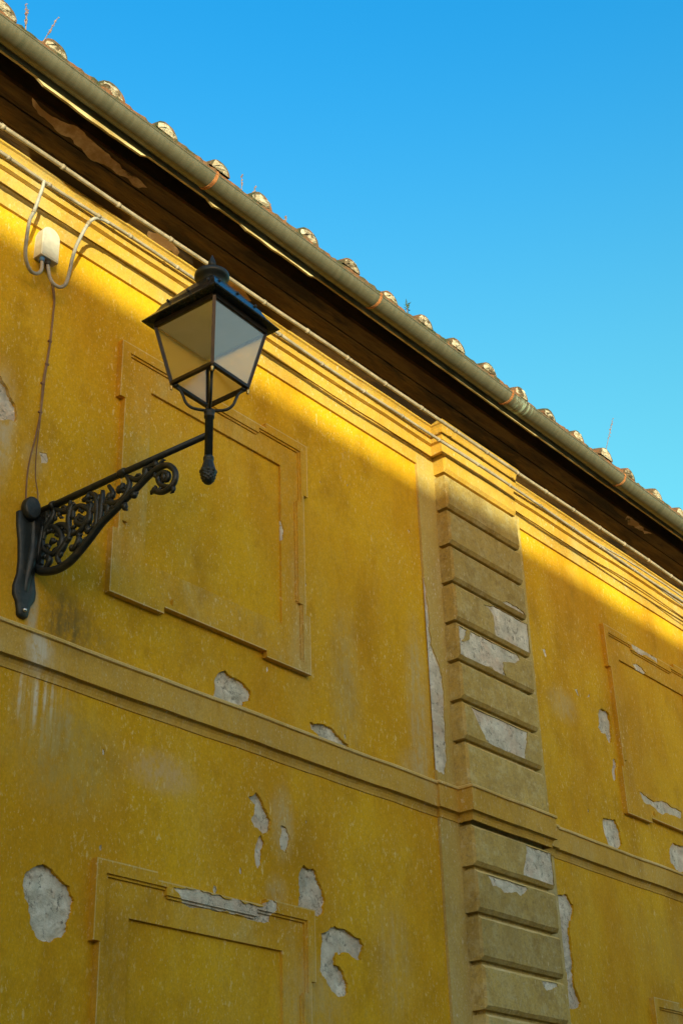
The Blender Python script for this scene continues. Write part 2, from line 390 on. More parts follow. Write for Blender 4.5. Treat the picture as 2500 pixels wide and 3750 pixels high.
lw = nt.nodes.new('ShaderNodeLayerWeight'); lw.inputs['Blend'].default_value = .5
fr = nt.nodes.new('ShaderNodeMapRange'); nt.links.new(lw.outputs['Facing'], fr.inputs[0])
for i, q in zip((1, 2, 3, 4), (.2, 1.0, .05, .55)): fr.inputs[i].default_value = q
mx2 = nt.nodes.new('ShaderNodeMixShader'); nt.links.new(fr.outputs[0], mx2.inputs[0]); nt.links.new(mx.outputs[0], mx2.inputs[1]); nt.links.new(gl.outputs[0], mx2.inputs[2])
nt.links.new(mx2.outputs[0], out.inputs[0]); M['glass'] = m

# ------------------------------------------------------------------ ground and the house across the street
X0, X1 = -9.0, 26.0
g = MB(); g.add([(-400, -400, 0), (400, -400, 0), (400, 400, 0), (-400, 400, 0)], [(0, 1, 2, 3)])
tag(g.build('ground', M['cobbles']), kind='structure')

def ridge_height():                        # the roof across the street cuts the sun off at z = 6.87 on the facade
    return 6.87 + (D + 14.0) * math.tan(SUN_EL) / cos(SUN_AZ)
RH = ridge_height()
nb = empty('terraced_house', (-18, -14, 0))
tag(nb, 'long cream stuccoed house with green shutters across the street', 'house')
b_ = MB(); b_.box((-60, -19, -.02), (24, -9.2, RH-1.9)); b_.build('wall', M['cream_stucco'], nb)
b_ = MB(); b_.add([(-60.4, -8.7, RH-1.95), (24.4, -8.7, RH-1.95), (24.4, -14, RH), (-60.4, -14, RH), (-60.4, -19.4, RH-1.95), (24.4, -19.4, RH-1.95)],
                  [(0, 1, 2, 3), (3, 2, 5, 4), (0, 3, 4), (1, 5, 2), (0, 4, 5, 1)]); b_.build('roof', M['mossy_tile'], nb)
for i in range(8):
    for zz in (.9, 3.9):
        x = -20 + i * 5
        q = MB(); q.box((x-.5, -9.2, zz), (x+.5, -9.14, zz+1.6)); w_ = q.build('window', M['lantern_metal'], nb)
        for sx in (-1, 1):
            q = MB(); q.box((x+sx*.78-.27, -9.2, zz-.03), (x+sx*.78+.27, -9.12, zz+1.63)); q.build('shutter', M['shutter_green'], w_)

# ------------------------------------------------------------------ the yellow building
HB = empty('yellow_building', (6, D, 0))
tag(HB, 'weathered yellow building with blind windows, tan quoin pillar and tiled eaves', 'building')
ZT = 7.40                                   # soffit height
QX0, QX1, QP = 7.655, 8.625, .135           # quoin pillar
SX0, SX1, SP = 7.44, 8.84, .02              # flat strips beside it
def WP(x, p): return x

wall_holes = {
 'a': [(4.2,3.394),(4.153,3.372),(4.101,3.328),(4.097,3.272),(4.111,3.22),(4.14,3.191),(4.154,3.139),(4.167,3.087),(4.196,3.055),(4.245,3.042),(4.298,3.049),(4.357,3.081),(4.381,3.112),(4.386,3.161),(4.403,3.205),(4.411,3.256),(4.385,3.286),(4.373,3.323),(4.336,3.334),(4.293,3.358),(4.259,3.384),(4.227,3.392)],
 'b': [(5.679,4.077),(5.654,4.049),(5.618,4.037),(5.673,4.006),(5.667,3.958),(5.642,3.914),(5.673,3.874),(5.721,3.859),(5.74,3.85),(5.802,3.882),(5.809,3.936),(5.784,3.974),(5.747,4.018),(5.722,4.056)],
 'c': [(5.728,3.841),(5.691,3.794),(5.673,3.691),(5.699,3.638),(5.727,3.709),(5.752,3.797)],
 'd': [(5.89,3.928),(5.876,3.839),(5.888,3.79),(5.932,3.773),(5.952,3.819),(5.966,3.874),(5.941,3.921)],
 'e': [(6.085,3.738),(6.045,3.683),(6.037,3.623),(6.048,3.558),(6.028,3.488),(6.117,3.481),(6.207,3.462),(6.253,3.49),(6.273,3.561),(6.239,3.641),(6.202,3.703),(6.17,3.732),(6.124,3.723)],
 'f': [(6.35,3.434),(6.282,3.39),(6.229,3.37),(6.22,3.286),(6.217,3.204),(6.209,3.163),(6.259,3.121),(6.308,3.062),(6.372,3.034),(6.453,3.071),(6.455,3.12),(6.418,3.181),(6.347,3.213),(6.364,3.285),(6.389,3.264),(6.424,3.294),(6.53,3.266),(6.585,3.274),(6.611,3.358),(6.579,3.396),(6.47,3.418),(6.39,3.423)],
 'g': [(5.428,4.745),(5.373,4.72),(5.332,4.657),(5.339,4.605),(5.334,4.55),(5.389,4.50),(5.511,4.50),(5.547,4.569),(5.572,4.566),(5.591,4.604),(5.635,4.621),(5.641,4.673),(5.597,4.698),(5.546,4.72),(5.484,4.72)],
 'h': [(6.163,4.629),(6.176,4.585),(6.23,4.57),(6.271,4.543),(6.383,4.50),(6.527,4.50),(6.53,4.58),(6.458,4.6),(6.402,4.634),(6.331,4.645),(6.247,4.642)],
 'i': [(9.838,5.717),(9.786,5.551),(9.832,5.511),(9.891,5.526),(9.943,5.449),(9.99,5.469),(10.02,5.591),(10.01,5.717),(9.971,5.746)],
 'j': [(9.968,5.321),(9.928,5.215),(9.941,5.13),(9.983,5.155),(10.019,5.267),(10.007,5.331)],
 'k': [(9.687,4.777),(9.666,4.71),(9.7,4.606),(9.763,4.536),(9.883,4.529),(9.945,4.613),(9.942,4.71),(9.881,4.797),(9.797,4.786),(9.742,4.782)],
 'l': [(10.868,4.801),(10.745,4.696),(10.749,4.609),(10.827,4.565),(10.943,4.564),(11.061,4.622),(11.121,4.813),(11.019,4.808)],
 'm': [(3.60,6.02),(3.639,5.981),(3.677,5.926),(3.719,5.886),(3.765,5.822),(3.802,5.767),(3.804,5.688),(3.754,5.683),(3.64,5.654)],
 'n': [(3.976,5.58),(4.028,5.591),(4.033,5.533),(3.995,5.517)],
 'o': [(9.03,6.011),(9.069,5.948),(9.086,5.968),(9.071,6.024)],
 'p': [(9.472,5.797),(9.494,5.773),(9.541,5.741),(9.515,5.809)],
 'q': [(9.653,5.757),(9.717,5.798),(9.71,5.826)],
 'r': [(8.845,4.035),(8.876,4.035),(9.011,4.058),(9.082,3.994),(9.066,3.916),(8.998,3.819),(8.996,3.696),(8.99,3.55),(8.976,3.429),(9.043,3.307),(9.012,3.268),(8.857,3.246),(8.876,3.393),(8.854,3.568),(8.845,3.746)],
}
rw = random.Random(3)
wh = [ragged(p, .14, 3 if abs(area(p)) > .004 else 2, rw) for p in wall_holes.values()]
# tiny chips
for k in range(26):
    cx, cz, r = rw.uniform(3.8, 11.5), rw.uniform(2.9, 6.5), rw.uniform(.006, .016)
    if SX0-.1 < cx < SX1+.1 or 4.25 < cz < 4.55: continue
    if any(inside((cx, cz), h) for h in wh): continue
    wh.append([(cx + r*(.6+.6*rw.random())*cos(t), cz + 1.8*r*(.6+.6*rw.random())*sin(t)) for t in [i*pi/3 for i in range(6)]])
v, T = cdt([(X0, 0), (X1, 0), (X1, 7.6), (X0, 7.6)], wh)
b_ = MB(); skin(b_, v, [t for t, o in T if not o], D, D+.6); 
facade = b_.build('facade_wall', M['yellow'], HB)
for h in wh:
    b_ = MB(); patch_floor(b_, h, D + (.019 if abs(area(h)) > .012 else .010 if abs(area(h)) > .004 else .004), None, .0055 if abs(area(h)) > .012 else .003, rw)
    if abs(area(h)) > .002: b_.build('bare_plaster_patch', M['render'], facade, False)
    else: b_.build('paint_chip', M['render'], facade, False)
b_ = MB(); b_.box((X0, D+.6, 0), (X1, D+9, 7.6)); b_.build('rear_wall', M['yellow'], HB)

# flat strips beside the pillar, above and below the string course
redge = [(7.4415, 6.06), (7.462, 6.0), (7.468, 5.88), (7.472, 5.769), (7.474, 5.66), (7.482, 5.553), (7.52, 5.48), (7.575, 5.40), (7.588, 5.30), (7.594, 5.20), (7.586, 5.08), (7.578, 4.95), (7.574, 4.83), (7.570, 4.72), (7.545, 4.66), (7.53, 4.61)]
rag = []
for (xa, za), (xb, zb) in zip(redge[:-1], redge[1:]):
    for t in (0, .34, .67): rag.append((max(7.446, xa + (xb-xa)*t + rw.uniform(-.007, .007)), za + (zb-za)*t))
stripcut = [(7.43, 6.07)] + rag + [(7.52, 4.605), (7.49, 4.62), (7.465, 4.612), (7.43, 4.63)]
for (a, c_) in ((SX0, QX0+.06), (QX1-.06, SX1)):
    cuts = [stripcut] if a == SX0 else []
    v, T = cdt([(a, 0), (c_, 0), (c_, 7.12), (a, 7.12)], cuts)
    b_ = MB(); skin(b_, v, [t for t, o in T if not o], D-SP, D+.004)
    ps = b_.build('pilaster_strip', M['strip'], HB)
    if cuts:
        b_ = MB(); patch_floor(b_, stripcut, D-SP+.011, [(a, 0), (c_, 0), (c_, 7.12), (a, 7.12)], .003, rw); b_.build('bare_plaster_patch', M['render'], ps, False)

# rusticated pillar: a core and the blocks standing off it
b_ = MB(); b_.box((QX0+.046, D-QP+.046, 0), (QX1-.046, D+.002, 7.2)); quoin = b_.build('quoin_pillar', M['tan'], HB)
joints = [.0, .33, .645, .955, 1.26, 1.565, 1.87, 2.175, 2.48, 2.78, 3.083, 3.385, 3.69, 3.993, 4.29]
joints2 = [4.515, 4.867, 5.161, 5.463, 5.765, 6.08, 6.385, 6.69, 6.998, 7.2]
qcuts = [
 [(8.009,6.009),(8.2,6.06),(8.34,6.057),(8.66,6.084),(8.66,5.976),(8.66,5.811),(8.529,5.757),(8.387,5.755),(8.159,5.782),(8.136,5.86),(8.139,5.96),(8.077,6.004)],
 [(8.203,6.083),(8.355,6.149),(8.475,6.154),(8.57,6.141),(8.613,6.104),(8.53,6.05),(8.339,6.05)],
 [(7.62,5.701),(7.666,5.733),(7.773,5.727),(7.694,5.613),(7.797,5.667),(7.816,5.728),(7.972,5.736),(8.2,5.753),(8.432,5.741),(8.46,5.7),(8.225,5.614),(8.217,5.563),(8.241,5.494),(8.118,5.506),(7.961,5.5),(7.844,5.444),(7.739,5.44),(7.62,5.44),(7.62,5.578)],
 [(7.727,5.15),(7.888,5.16),(8.11,5.17),(8.332,5.16),(8.468,5.13),(8.443,5.042),(8.407,4.966),(8.367,4.864),(8.242,4.86),(8.112,4.88),(7.942,4.901),(7.866,4.971),(7.802,5.044)],
 [(8.285,4.30),(8.453,4.30),(8.66,4.30),(8.66,4.132),(8.66,3.98),(8.406,3.98),(8.218,3.983),(8.25,4.109)],
 [(7.756,4.0),(7.931,4.0),(8.184,4.0),(8.266,3.944),(8.169,3.881),(8.087,3.896),(7.968,3.87),(7.92,3.897),(7.837,3.888)],
 [(8.24,3.40),(8.502,3.40),(8.53,3.33),(8.385,3.285),(8.33,3.34)],
 [(8.02,3.40),(8.10,3.40),(8.09,3.352),(8.05,3.36)],
]
qcuts = [ragged(p, .12, 3, rw) for p in qcuts]
def quoin_block(z0, z1):
    gz, ch = .015, .020
    a, c_, z0, z1 = QX0, QX1, z0+gz, z1-gz
    if z1 > 7.15: z1 = 7.2
    cs, cb = .010, .024
    rect = [(a+cs, z0+cb), (c_-cs, z0+cb), (c_-cs, z1-ch), (a+cs, z1-ch)]
    # slightly worn arrises
    rim = []
    for i in range(4):
        p, q = Vector(rect[i]), Vector(rect[(i+1) % 4]); k = 14 if i % 2 == 0 else 6
        for j in range(k):
            t = p.lerp(q, j/k); rim.append((t.x + rw.uniform(-.0025, .0025), t.y + rw.uniform(-.003, .003)))
    cuts = [h for h in qcuts if min(p[1] for p in h) < z1 and max(p[1] for p in h) > z0]
    v, T = cdt(rim, cuts)
    b_ = MB(); y = D-QP
    tri = [t for t, o in T if not o]
    skin(b_, v, tri, y, y+.009)
    n_ = len(rim)
    def grow(p, e):
        x, z = p
        if x < a+cs+.007: x = a
        elif x > c_-cs-.007: x = c_
        if z < z0+cb+.007: z = z0
        elif z > z1-ch-.007: z = z1
        return (x, z)
    r2 = [grow(p, ch) for p in rim]
    vs = [(p[0], y+.0, p[1]) for p in rim] + [(p[0], y+ch, p[1]) for p in r2] + [(p[0], y+.047, p[1]) for p in r2]
    b_.add(vs, [(i, (i+1) % n_, n_+(i+1) % n_, n_+i) for i in range(n_)])
    for i in range(n_):
        if min(rim[i][1], rim[(i+1) % n_][1]) > z1-ch-.008: b_.m[len(b_.m)-n_+i] = 2  # top chamfers alone get the pale paint, for the light on them
    b_.add(vs, [(n_+i, n_+(i+1) % n_, 2*n_+(i+1) % n_, 2*n_+i) for i in range(n_)])
    # left and right returns run back to the wall
    for xx, s_ in ((a, 1), (c_, -1)):
        b_.add([(xx, y+.047, z0), (xx, y+.047, z1), (xx, D, z1), (xx, D, z0), (xx+s_*.047, D, z0), (xx+s_*.047, y+.047, z0), (xx+s_*.047, D, z1), (xx+s_*.047, y+.047, z1)],
               [(0, 1, 2, 3), (0, 3, 4, 5), (1, 7, 6, 2)])
    o = b_.build('quoin_block', [M['trim' if z1 > 7.1 else 'tan'], M['render'], M['worn_lit' if z1 < 7.1 else 'trim']], quoin)
    return o, cuts, rim
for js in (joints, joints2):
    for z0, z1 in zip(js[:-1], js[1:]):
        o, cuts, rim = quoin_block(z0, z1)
        if cuts:
            b_ = MB()
            for h in cuts: patch_floor(b_, h, D-QP+.007, rim, .003, rw)
            # the bare render belongs to this block: second material on the same stone
            me = o.data; org = Vector(HB.location)
            bm = bmesh.new(); bm.from_mesh(me)
            vv = [bm.verts.new(Vector(p)-org) for p in b_.v]
            for f in b_.f:
                try: ff = bm.faces.new([vv[i] for i in f]); ff.material_index = 1; ff.smooth = True
                except ValueError: pass
            bm.to_mesh(me); bm.free()

# string course and cornice wrap round strips and pillar
pth = [(X0, 0), (SX0, 0), (SX0, SP), (QX0, SP), (QX0, QP), (QX1, QP), (QX1, SP), (SX1, SP), (SX1, 0), (X1, 0)]
def steps(path, n=70):
    out = []
    for i in range(len(path)-1):
        a, c_ = path[i], path[i+1]; out.append(a)
    out.append(path[-1]); return out
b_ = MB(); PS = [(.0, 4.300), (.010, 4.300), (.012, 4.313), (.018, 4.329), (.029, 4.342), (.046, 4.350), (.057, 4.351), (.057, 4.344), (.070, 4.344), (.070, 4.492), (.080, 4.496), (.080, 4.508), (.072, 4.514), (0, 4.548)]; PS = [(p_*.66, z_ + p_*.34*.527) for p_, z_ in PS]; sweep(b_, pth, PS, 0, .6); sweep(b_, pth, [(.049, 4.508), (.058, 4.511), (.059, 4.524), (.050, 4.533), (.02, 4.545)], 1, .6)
b_.build('string_course', [M['trim'], M['worn_lit']], HB)
# frieze board below the cornice
pf = [(X0, 0), (QX0+.05, 0)]; 
b_ = MB(); b_.box((X0, D-SP+.001, 7.03), (QX0+.04, D, 7.3)); b_.box((QX1-.04, D-SP+.001, 7.03), (X1, D, 7.3)); b_.build('frieze', M['trim'], HB)
pc = [(X0, 0), (QX0, 0), (QX0, QP-SP-.012), (QX1-.012, QP-SP-.012), (QX1-.012, 0), (X1, 0)]
b_ = MB(); sweep(b_, pc, [(SP-.005, 7.160), (SP+.012, 7.160), (SP+.012, 7.252), (SP+.018, 7.252), (SP+.040, 7.256), (SP+.040, 7.325), (SP+.046, 7.335), (SP+.052, 7.36), (SP+.062, 7.378), (SP+.075, 7.384), (SP+.075, 7.410), (0, 7.410)], 0, .0)
b_.build('cornice', M['trim'], HB)

# ------------------------------------------------------------------ blind windows
def eared(x0, x1, z0, z1, e, ex, ez, i=0.0, top=True, bot=True):
    """rectangle with ears: e = how far the ears stand out, ex/ez = ear lengths, i = inset"""
    x0 += i; x1 -= i; z0 += i; z1 -= i
    return [(x0, z0), (x0+ex, z0), (x0+ex, z0+e), (x1-ex, z0+e), (x1-ex, z0), (x1, z0), (x1, z0+ez), (x1-e, z0+ez), (x1-e, z1-ez), (x1, z1-ez),
            (x1, z1), (x1-ex, z1), (x1-ex, z1-e), (x0+ex, z1-e), (x0+ex, z1), (x0, z1), (x0, z1-ez), (x0+e, z1-ez), (x0+e, z0+ez), (x0, z0+ez)]
def blind_window(x0, x1, z0, z1, ix0, ix1, iz0, iz1, cuts=()):
    e, ex, ez = .040, .405, .395
    inner = [(ix0, iz0), (ix1, iz0), (ix1, iz1), (ix0, iz1)]
    b_ = MB()
    layers = [(eared(x0, x1, z0, z1, e, ex, ez), eared(x0, x1, z0, z1, e, ex, ez, .066), .040),
              (eared(x0, x1, z0, z1, e, ex, ez, .066), eared(x0, x1, z0, z1, e, ex, ez, .080), .030),
              (eared(x0, x1, z0, z1, e, ex, ez, .080), inner, .020)]
    fls = [MB() for c_ in cuts]
    cc = [ragged(c_, .12, 3, rw) for c_ in cuts]
    for o_, i_, p in layers:
        edge = eared(x0, x1, z0, z1, e, ex, ez, {.040: .007, .030: .073, .020: .087}[p])
        v, T = cdt(o_, [i_] + cc + [edge])
        ne = len(cc) + 1; keep = [(t, ne in o) for t, o in T if not (o - {ne})]
        k0 = len(b_.f); skin(b_, v, [t for t, o in keep], D-p, D)
        for j, (t, o) in enumerate(keep):
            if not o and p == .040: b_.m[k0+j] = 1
        for k, h in enumerate(cc):
            tr = [t for t, o in T if (k+1) in o and 0 not in o]
            if tr: skin(fls[k], v, tr, D-p+.008, D-p+.03)
    w = b_.build('blind_window', [M['frame'], M['worn_lit']], HB)
    b_ = MB(); b_.add([(ix0-.01, D-.0035, iz0-.01), (ix1+.01, D-.0035, iz0-.01), (ix1+.01, D-.0035, iz1+.01), (ix0-.01, D-.0035, iz1+.01)], [(0, 1, 2, 3)])
    b_.build('window_panel', M['yellow'], w)
    for fl in fls:
        if fl.f: fl.build('bare_plaster_patch', M['render'], w)
    return w
lost = [(5.018,3.419),(5.112,3.433),(5.242,3.431),(5.32,3.431),(5.422,3.424),(5.513,3.441),(5.559,3.421),(5.7,3.43),(5.707,3.457),(5.767,3.479),(5.815,3.467),(5.815,3.43),(5.778,3.401),(5.772,3.364),(5.724,3.348),(5.595,3.344),(5.479,3.354),(5.367,3.351),(5.257,3.349),(5.147,3.343),(5.093,3.361)]
blind_window(4.484, 6.143, 4.917, 6.578, 4.745, 5.898, 5.19, 6.333, [[(5.898,5.92),(5.927,5.863),(5.915,5.782),(5.895,5.776)]])
blind_window(4.503, 6.13, 1.3, 3.478, 4.742, 5.872, 1.6, 3.222, [lost])
blind_window(10.035, 11.70, 4.878, 6.556, 10.271, 11.45, 5.14, 6.293, [[(10.504,6.52),(10.696,6.535),(10.982,6.53),(10.986,6.47),(10.713,6.466),(10.526,6.467)], [(10.52,6.33),(10.624,6.353),(10.755,6.312),(10.70,6.285),(10.581,6.285)], [(10.291,5.125),(10.40,5.108),(10.659,5.112),(11.054,5.106),(11.038,5.052),(10.822,5.030),(10.522,5.040),(10.374,5.045)]])
blind_window(10.055, 11.68, 1.3, 3.455, 10.29, 11.44, 1.6, 3.2)

# ------------------------------------------------------------------ eaves: soffit, fascia, gutter, roof
YF, ZF = 4.700, 7.415                       # lower front edge of the fascia
def soffit_z(y): return 7.392 + (5.205 - y) * .263    # the boarding rises a little towards the eave
b_ = MB()
for i, (ya, yb) in enumerate(((4.868, 4.965), (4.972, 5.085), (5.092, D+.05))):
    q_ = -.003*(i % 2)
    b_.add([(X0, ya, soffit_z(ya)+q_), (X1, ya, soffit_z(ya)+q_), (X1, yb, soffit_z(yb)+q_), (X0, yb, soffit_z(yb)+q_), (X0, ya, soffit_z(ya)+.03), (X1, ya, soffit_z(ya)+.03), (X1, yb, soffit_z(yb)+.03), (X0, yb, soffit_z(yb)+.03)],
           [(0, 3, 2, 1), (4, 5, 6, 7), (0, 1, 5, 4), (1, 2, 6, 5), (2, 3, 7, 6), (3, 0, 4, 7)])
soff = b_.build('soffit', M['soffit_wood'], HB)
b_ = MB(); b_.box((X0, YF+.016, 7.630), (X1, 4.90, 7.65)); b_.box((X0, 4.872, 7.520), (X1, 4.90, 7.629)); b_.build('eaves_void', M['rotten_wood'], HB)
fz = MB(); xs = [X0 + i*(.06) for i in range(int((X1-X0)/.06)+1)]; rf_ = random.Random(11)
lowz = []
for x in xs:
    z = ZF + .006 + .005*sin(x*1.3) + rf_.uniform(-.0015, .0015)
    if 3.55 < x < 3.98 or 4.95 < x < 5.60: z -= .006 + rf_.uniform(-.005, .006)
    if 4.08 < x < 4.62 or x < 3.35: z += .028
    if 4.7 < x <= 4.95 or 5.60 < x <= 8.3: z += .014
    if 8.3 < x < 30: z += .024
    lowz.append(z)
vs = []
for x, z in zip(xs, lowz): vs += [(x, YF, z), (x, YF, 7.64), (x, YF+.014, z), (x, YF+.014, 7.64)]
fs = []
for i in range(len(xs)-1):
    k = 4*i; fs += [(k, k+4, k+5, k+1), (k+2, k+3, k+7, k+6), (k, k+2, k+6, k+4)]
fz.add(vs, fs); fz.build('fascia_board', M['fascia_wood'], HB)
# patches where the soffit paint has flaked
for poly in ([(3.36,4.80),(3.55,4.82),(3.75,4.80),(4.0,4.83),(4.28,4.86),(4.25,4.90),(4.05,4.90),(3.9,4.93),(3.7,4.88),(3.5,4.87)], [(9.9,4.80),(10.35,4.80),(10.3,4.86),(10.05,4.88)],
             [(5.05,5.14),(5.5,5.15),(5.45,5.19),(5.1,5.19)], [(4.55,5.14),(4.8,5.13),(4.85,5.18),(4.6,5.19)]):
    pz = ragged(poly, .16, 3, rw); v, T = cdt(pz, [])
    b_ = MB(); ss = lambda y: 7.161/(5.8+.263*y); b_.add([(p.x*ss(p.y), p.y*ss(p.y), soffit_z(p.y*ss(p.y))-.0055) for p in v], [t for t, o in T]); b_.build('flaked_patch', M['flaking_wood'], soff, False)

GY, GZ, GR = 4.6275, 7.511, .070
gb = MB(); ng = 14; nx = 120; vs = []
for i in range(nx+1):
    x = X0 + (X1-X0)*i/nx; sag = .003*sin(x*.9) + .0015*sin(x*3.1)
    for r in (GR, GR-.004):
        for j in range(ng+1):
            a = pi + pi*j/ng; vs.append((x, GY + r*cos(a), GZ + sag + r*sin(a)))
m_ = 2*(ng+1); fs = []
for i in range(nx):
    for j in range(ng):
        fs.append((i*m_+j, i*m_+j+1, (i+1)*m_+j+1, (i+1)*m_+j)); fs.append((i*m_+ng+1+j, (i+1)*m_+ng+1+j, (i+1)*m_+ng+2+j, i*m_+ng+2+j))
gb.add(vs, fs, 0, True)
gb.tube([(X0 + (X1-X0)*i/nx, GY-GR+.002, GZ + .003*sin((X0+(X1-X0)*i/nx)*.9) + .0015*sin((X0+(X1-X0)*i/nx)*3.1)) for i in range(nx+1)], .0065, 8)
gut = gb.build('gutter', M['gutter_patina'], HB)
strap_xs = [4.566, 6.16, 7.77, 9.466, 11.1, 2.9, 1.3]
for x in strap_xs:
    sb = MB(); vs = []; w = .0115; k = 12
    for j in range(k+1):
        a = pi*.985 + pi*.75*j/k; skew = -.022*j/k
        for r in (GR+.0035, GR+.0005):
            for dx in (-w, w): vs.append((x+dx+skew, GY + r*cos(a), GZ + r*sin(a)))
    fs = []
    for j in range(k):
        q = 4*j; fs += [(q, q+4, q+5, q+1), (q+2, q+3, q+7, q+6), (q, q+2, q+6, q+4), (q+1, q+5, q+7, q+3)]
    fs += [(0, 1, 3, 2), (4*k, 4*k+2, 4*k+3, 4*k+1)]
    sb.add(vs, fs); sb.box((x-w*.7, GY-GR-.006, GZ-.004), (x+w*.7, GY-GR+.03, GZ+.020)); sb.build('gutter_strap', M['rust'], gut)

# roof sheet: ragged mossy edge of the pan tiles, tiles run up the slope
EY, EZ, SL = 4.591, 7.568, .30
rb = MB(); rr = random.Random(5); vs = []; n_ = int((X1-X0)/.03)
for i in range(n_+1):
    x = X0 + (X1-X0)*i/n_; dz = rr.uniform(-.004, .006) + .006*sin(x*7.5) ; dy = rr.uniform(-.006, .006)
    vs += [(x, EY+dy, EZ-.014), (x, EY+dy-.002, EZ+.012+dz), (x, EY+.06, EZ+.03+dz*.5), (x, D+4.6, EZ+.02+(D+4.6-EY)*SL), (x, EY+.06, EZ-.012)]
fs = []
for i in range(n_):
    k = 5*i; fs += [(k+j, k+5+j, k+6+j, k+1+j) for j in range(3)] + [(k, k+4, k+9, k+5)]
rb.add(vs, fs); 
rb.add([(X0, D+4.6, EZ+.02+(D+4.6-EY)*SL), (X1, D+4.6, EZ+.02+(D+4.6-EY)*SL), (X1, D+9.4, 7.5), (X0, D+9.4, 7.5)], [(0, 1, 2, 3)])
roof = rb.build('roof', M['mossy_tile'], HB)
tile_x = [1.0146*x_ for x_ in [2.93, 3.29, 3.70, 4.115, 4.545, 4.93, 5.38, 5.79, 6.23, 6.61, 7.0, 7.41, 7.84, 8.24, 8.67, 9.08, 9.48, 9.97, 10.40, 10.82, 11.24, 11.66, 12.1, 2.5, 2.08]]
def roof_tile(x, seed):
    q = random.Random(seed); b_ = MB(); r0 = .088*q.uniform(.9, 1.1); n = 12; y0 = EY - .004 + q.uniform(-.012, .012); zz = EZ + .014 + q.uniform(-.006, .006)
    L = 5.2; rows = []
    for t, r in ((0, r0), (.0, r0-.016)):
        pass
    vs = []; ys = [0, .03, .25, .45, .451, .9, L]
    rad = [r0*.985, r0, r0*.97, r0*.93, r0*1.02, r0*.95, r0*.92]
    for dy, r in zip(ys, rad):
        for j in range(n+1):
            a = pi*j/n; k = r*(1+q.uniform(-.03, .03)); vs.append((x + k*cos(a)*1.05, y0+dy, zz + dy*SL + k*sin(a)*.95))
    fs = [(i*(n+1)+j, (i+1)*(n+1)+j, (i+1)*(n+1)+j+1, i*(n+1)+j+1) for i in range(len(ys)-1) for j in range(n)]
    b_.add(vs, fs, 0, True)
    # rim of the tile and the lump of mortar that fills its mouth
    inn = []; out = vs[:n+1]
    for j in range(n+1):
        a = pi*j/n; k = (r0-.009)*(1+q.uniform(-.16, .07)); inn.append((x + k*cos(a)*1.05, y0+.001, zz + k*sin(a)*.95))
    b_.add(out + inn, [(j, n+1+j, n+2+j, j+1) for j in range(n)], 0)
    c0 = [(x + q.uniform(-.01, .01), y0 - .012, zz + .035)]
    mid = [tuple(Vector(p).lerp(Vector((x, y0-.010, zz+.032)), .5 + q.uniform(-.1, .1)) + Vector((q.uniform(-.006, .006), q.uniform(-.016, .002), q.uniform(-.005, .005)))) for p in inn]
    b_.add(inn + mid, [(j, n+1+j, n+2+j, j+1) for j in range(n)], 1, True)
    b_.add(mid + c0, [(j, n+1, j+1) for j in range(n)], 1, True)
    b_.add([inn[0], inn[-1], mid[-1], c0[0], mid[0]], [(0, 1, 2, 3, 4)], 1)
    return b_.build('roof_tile', [M['mossy_tile'], M['lime_mortar']], roof, False)
for i, x in enumerate(tile_x): roof_tile(x, i)

# ------------------------------------------------------------------ weeds on the roof edge
def weed(x, z0, dx, h, label, leafy=False, seed=0, n=1):
    q = random.Random(seed); b_ = MB()
    for s in range(n):
        base = Vector((x + q.uniform(-.02, .02)*s, EY+.01, z0)); tip = base + Vector((dx + q.uniform(-.02, .02)*s, q.uniform(-.02, .02), h*(1 - .25*s)))
        pts = [base.lerp(tip, t) + Vector((q.uniform(-.006, .006)*h*4*t*(1-t), 0, 0)) for t in (0, .2, .4, .6, .8, 1)]
        b_.tube(pts, [.0028, .0026, .0024, .002, .0018, .0012], 5)
        if not leafy:
            for k in range(int(10 + h*50)):
                t = q.uniform(.35, 1.0); p = base.lerp(tip, t); b_.ball(p + Vector((q.uniform(-.007, .007), q.uniform(-.006, .006), 0)), q.uniform(.003, .0055), 5, 0, (1, 1, 1.5))
    if leafy:
        for k in range(26):
            t = q.uniform(.15, 1.0); p = base.lerp(tip, t); a = q.uniform(0, 2*pi); el = q.uniform(.1, 1.1); L = q.uniform(.025, .05)
            d = Vector((cos(a)*cos(el), sin(a)*cos(el), sin(el))); s_ = d.cross(Vector((0, 0, 1))).normalized()*.004
            b_.add([p, p + d*L*.5 + s_, p + d*L, p + d*L*.5 - s_], [(0, 1, 2, 3)], 1)
    o = b_.build('weed', [M['weed_stem'], M['weed_leaf']], None, False); tag(o, label, 'weed', 'weeds growing along the roof edge'); return o
weed(3.135, 7.556, -.01, .24, 'tall dry weed at top left corner of the picture', seed=1, n=2)
weed(3.247, 7.576, .075, .25, 'slanting dry weed stalk second from left on the gutter', seed=2)
weed(4.824, 7.586, -.004, .12, 'short dry weed beside the tile above the first rusty strap', seed=3, n=1)
weed(4.916, 7.586, .034, .12, 'leaning dry weed just left of the sixth tile end', seed=4)
weed(5.083, 7.576, .01, .10, 'thin dry weed at the right foot of the sixth tile end', seed=5)
weed(5.232, 7.576, .002, .07, 'tiny lone weed between the sixth and seventh tile ends', seed=6)
weed(6.514, 7.586, .012, .085, 'small green leafy weed on the middle of the roof edge', True, 7)
weed(9.243, 7.647, .21, .45, 'tallest thin weed stalk rising at the right end of the roof', seed=8)

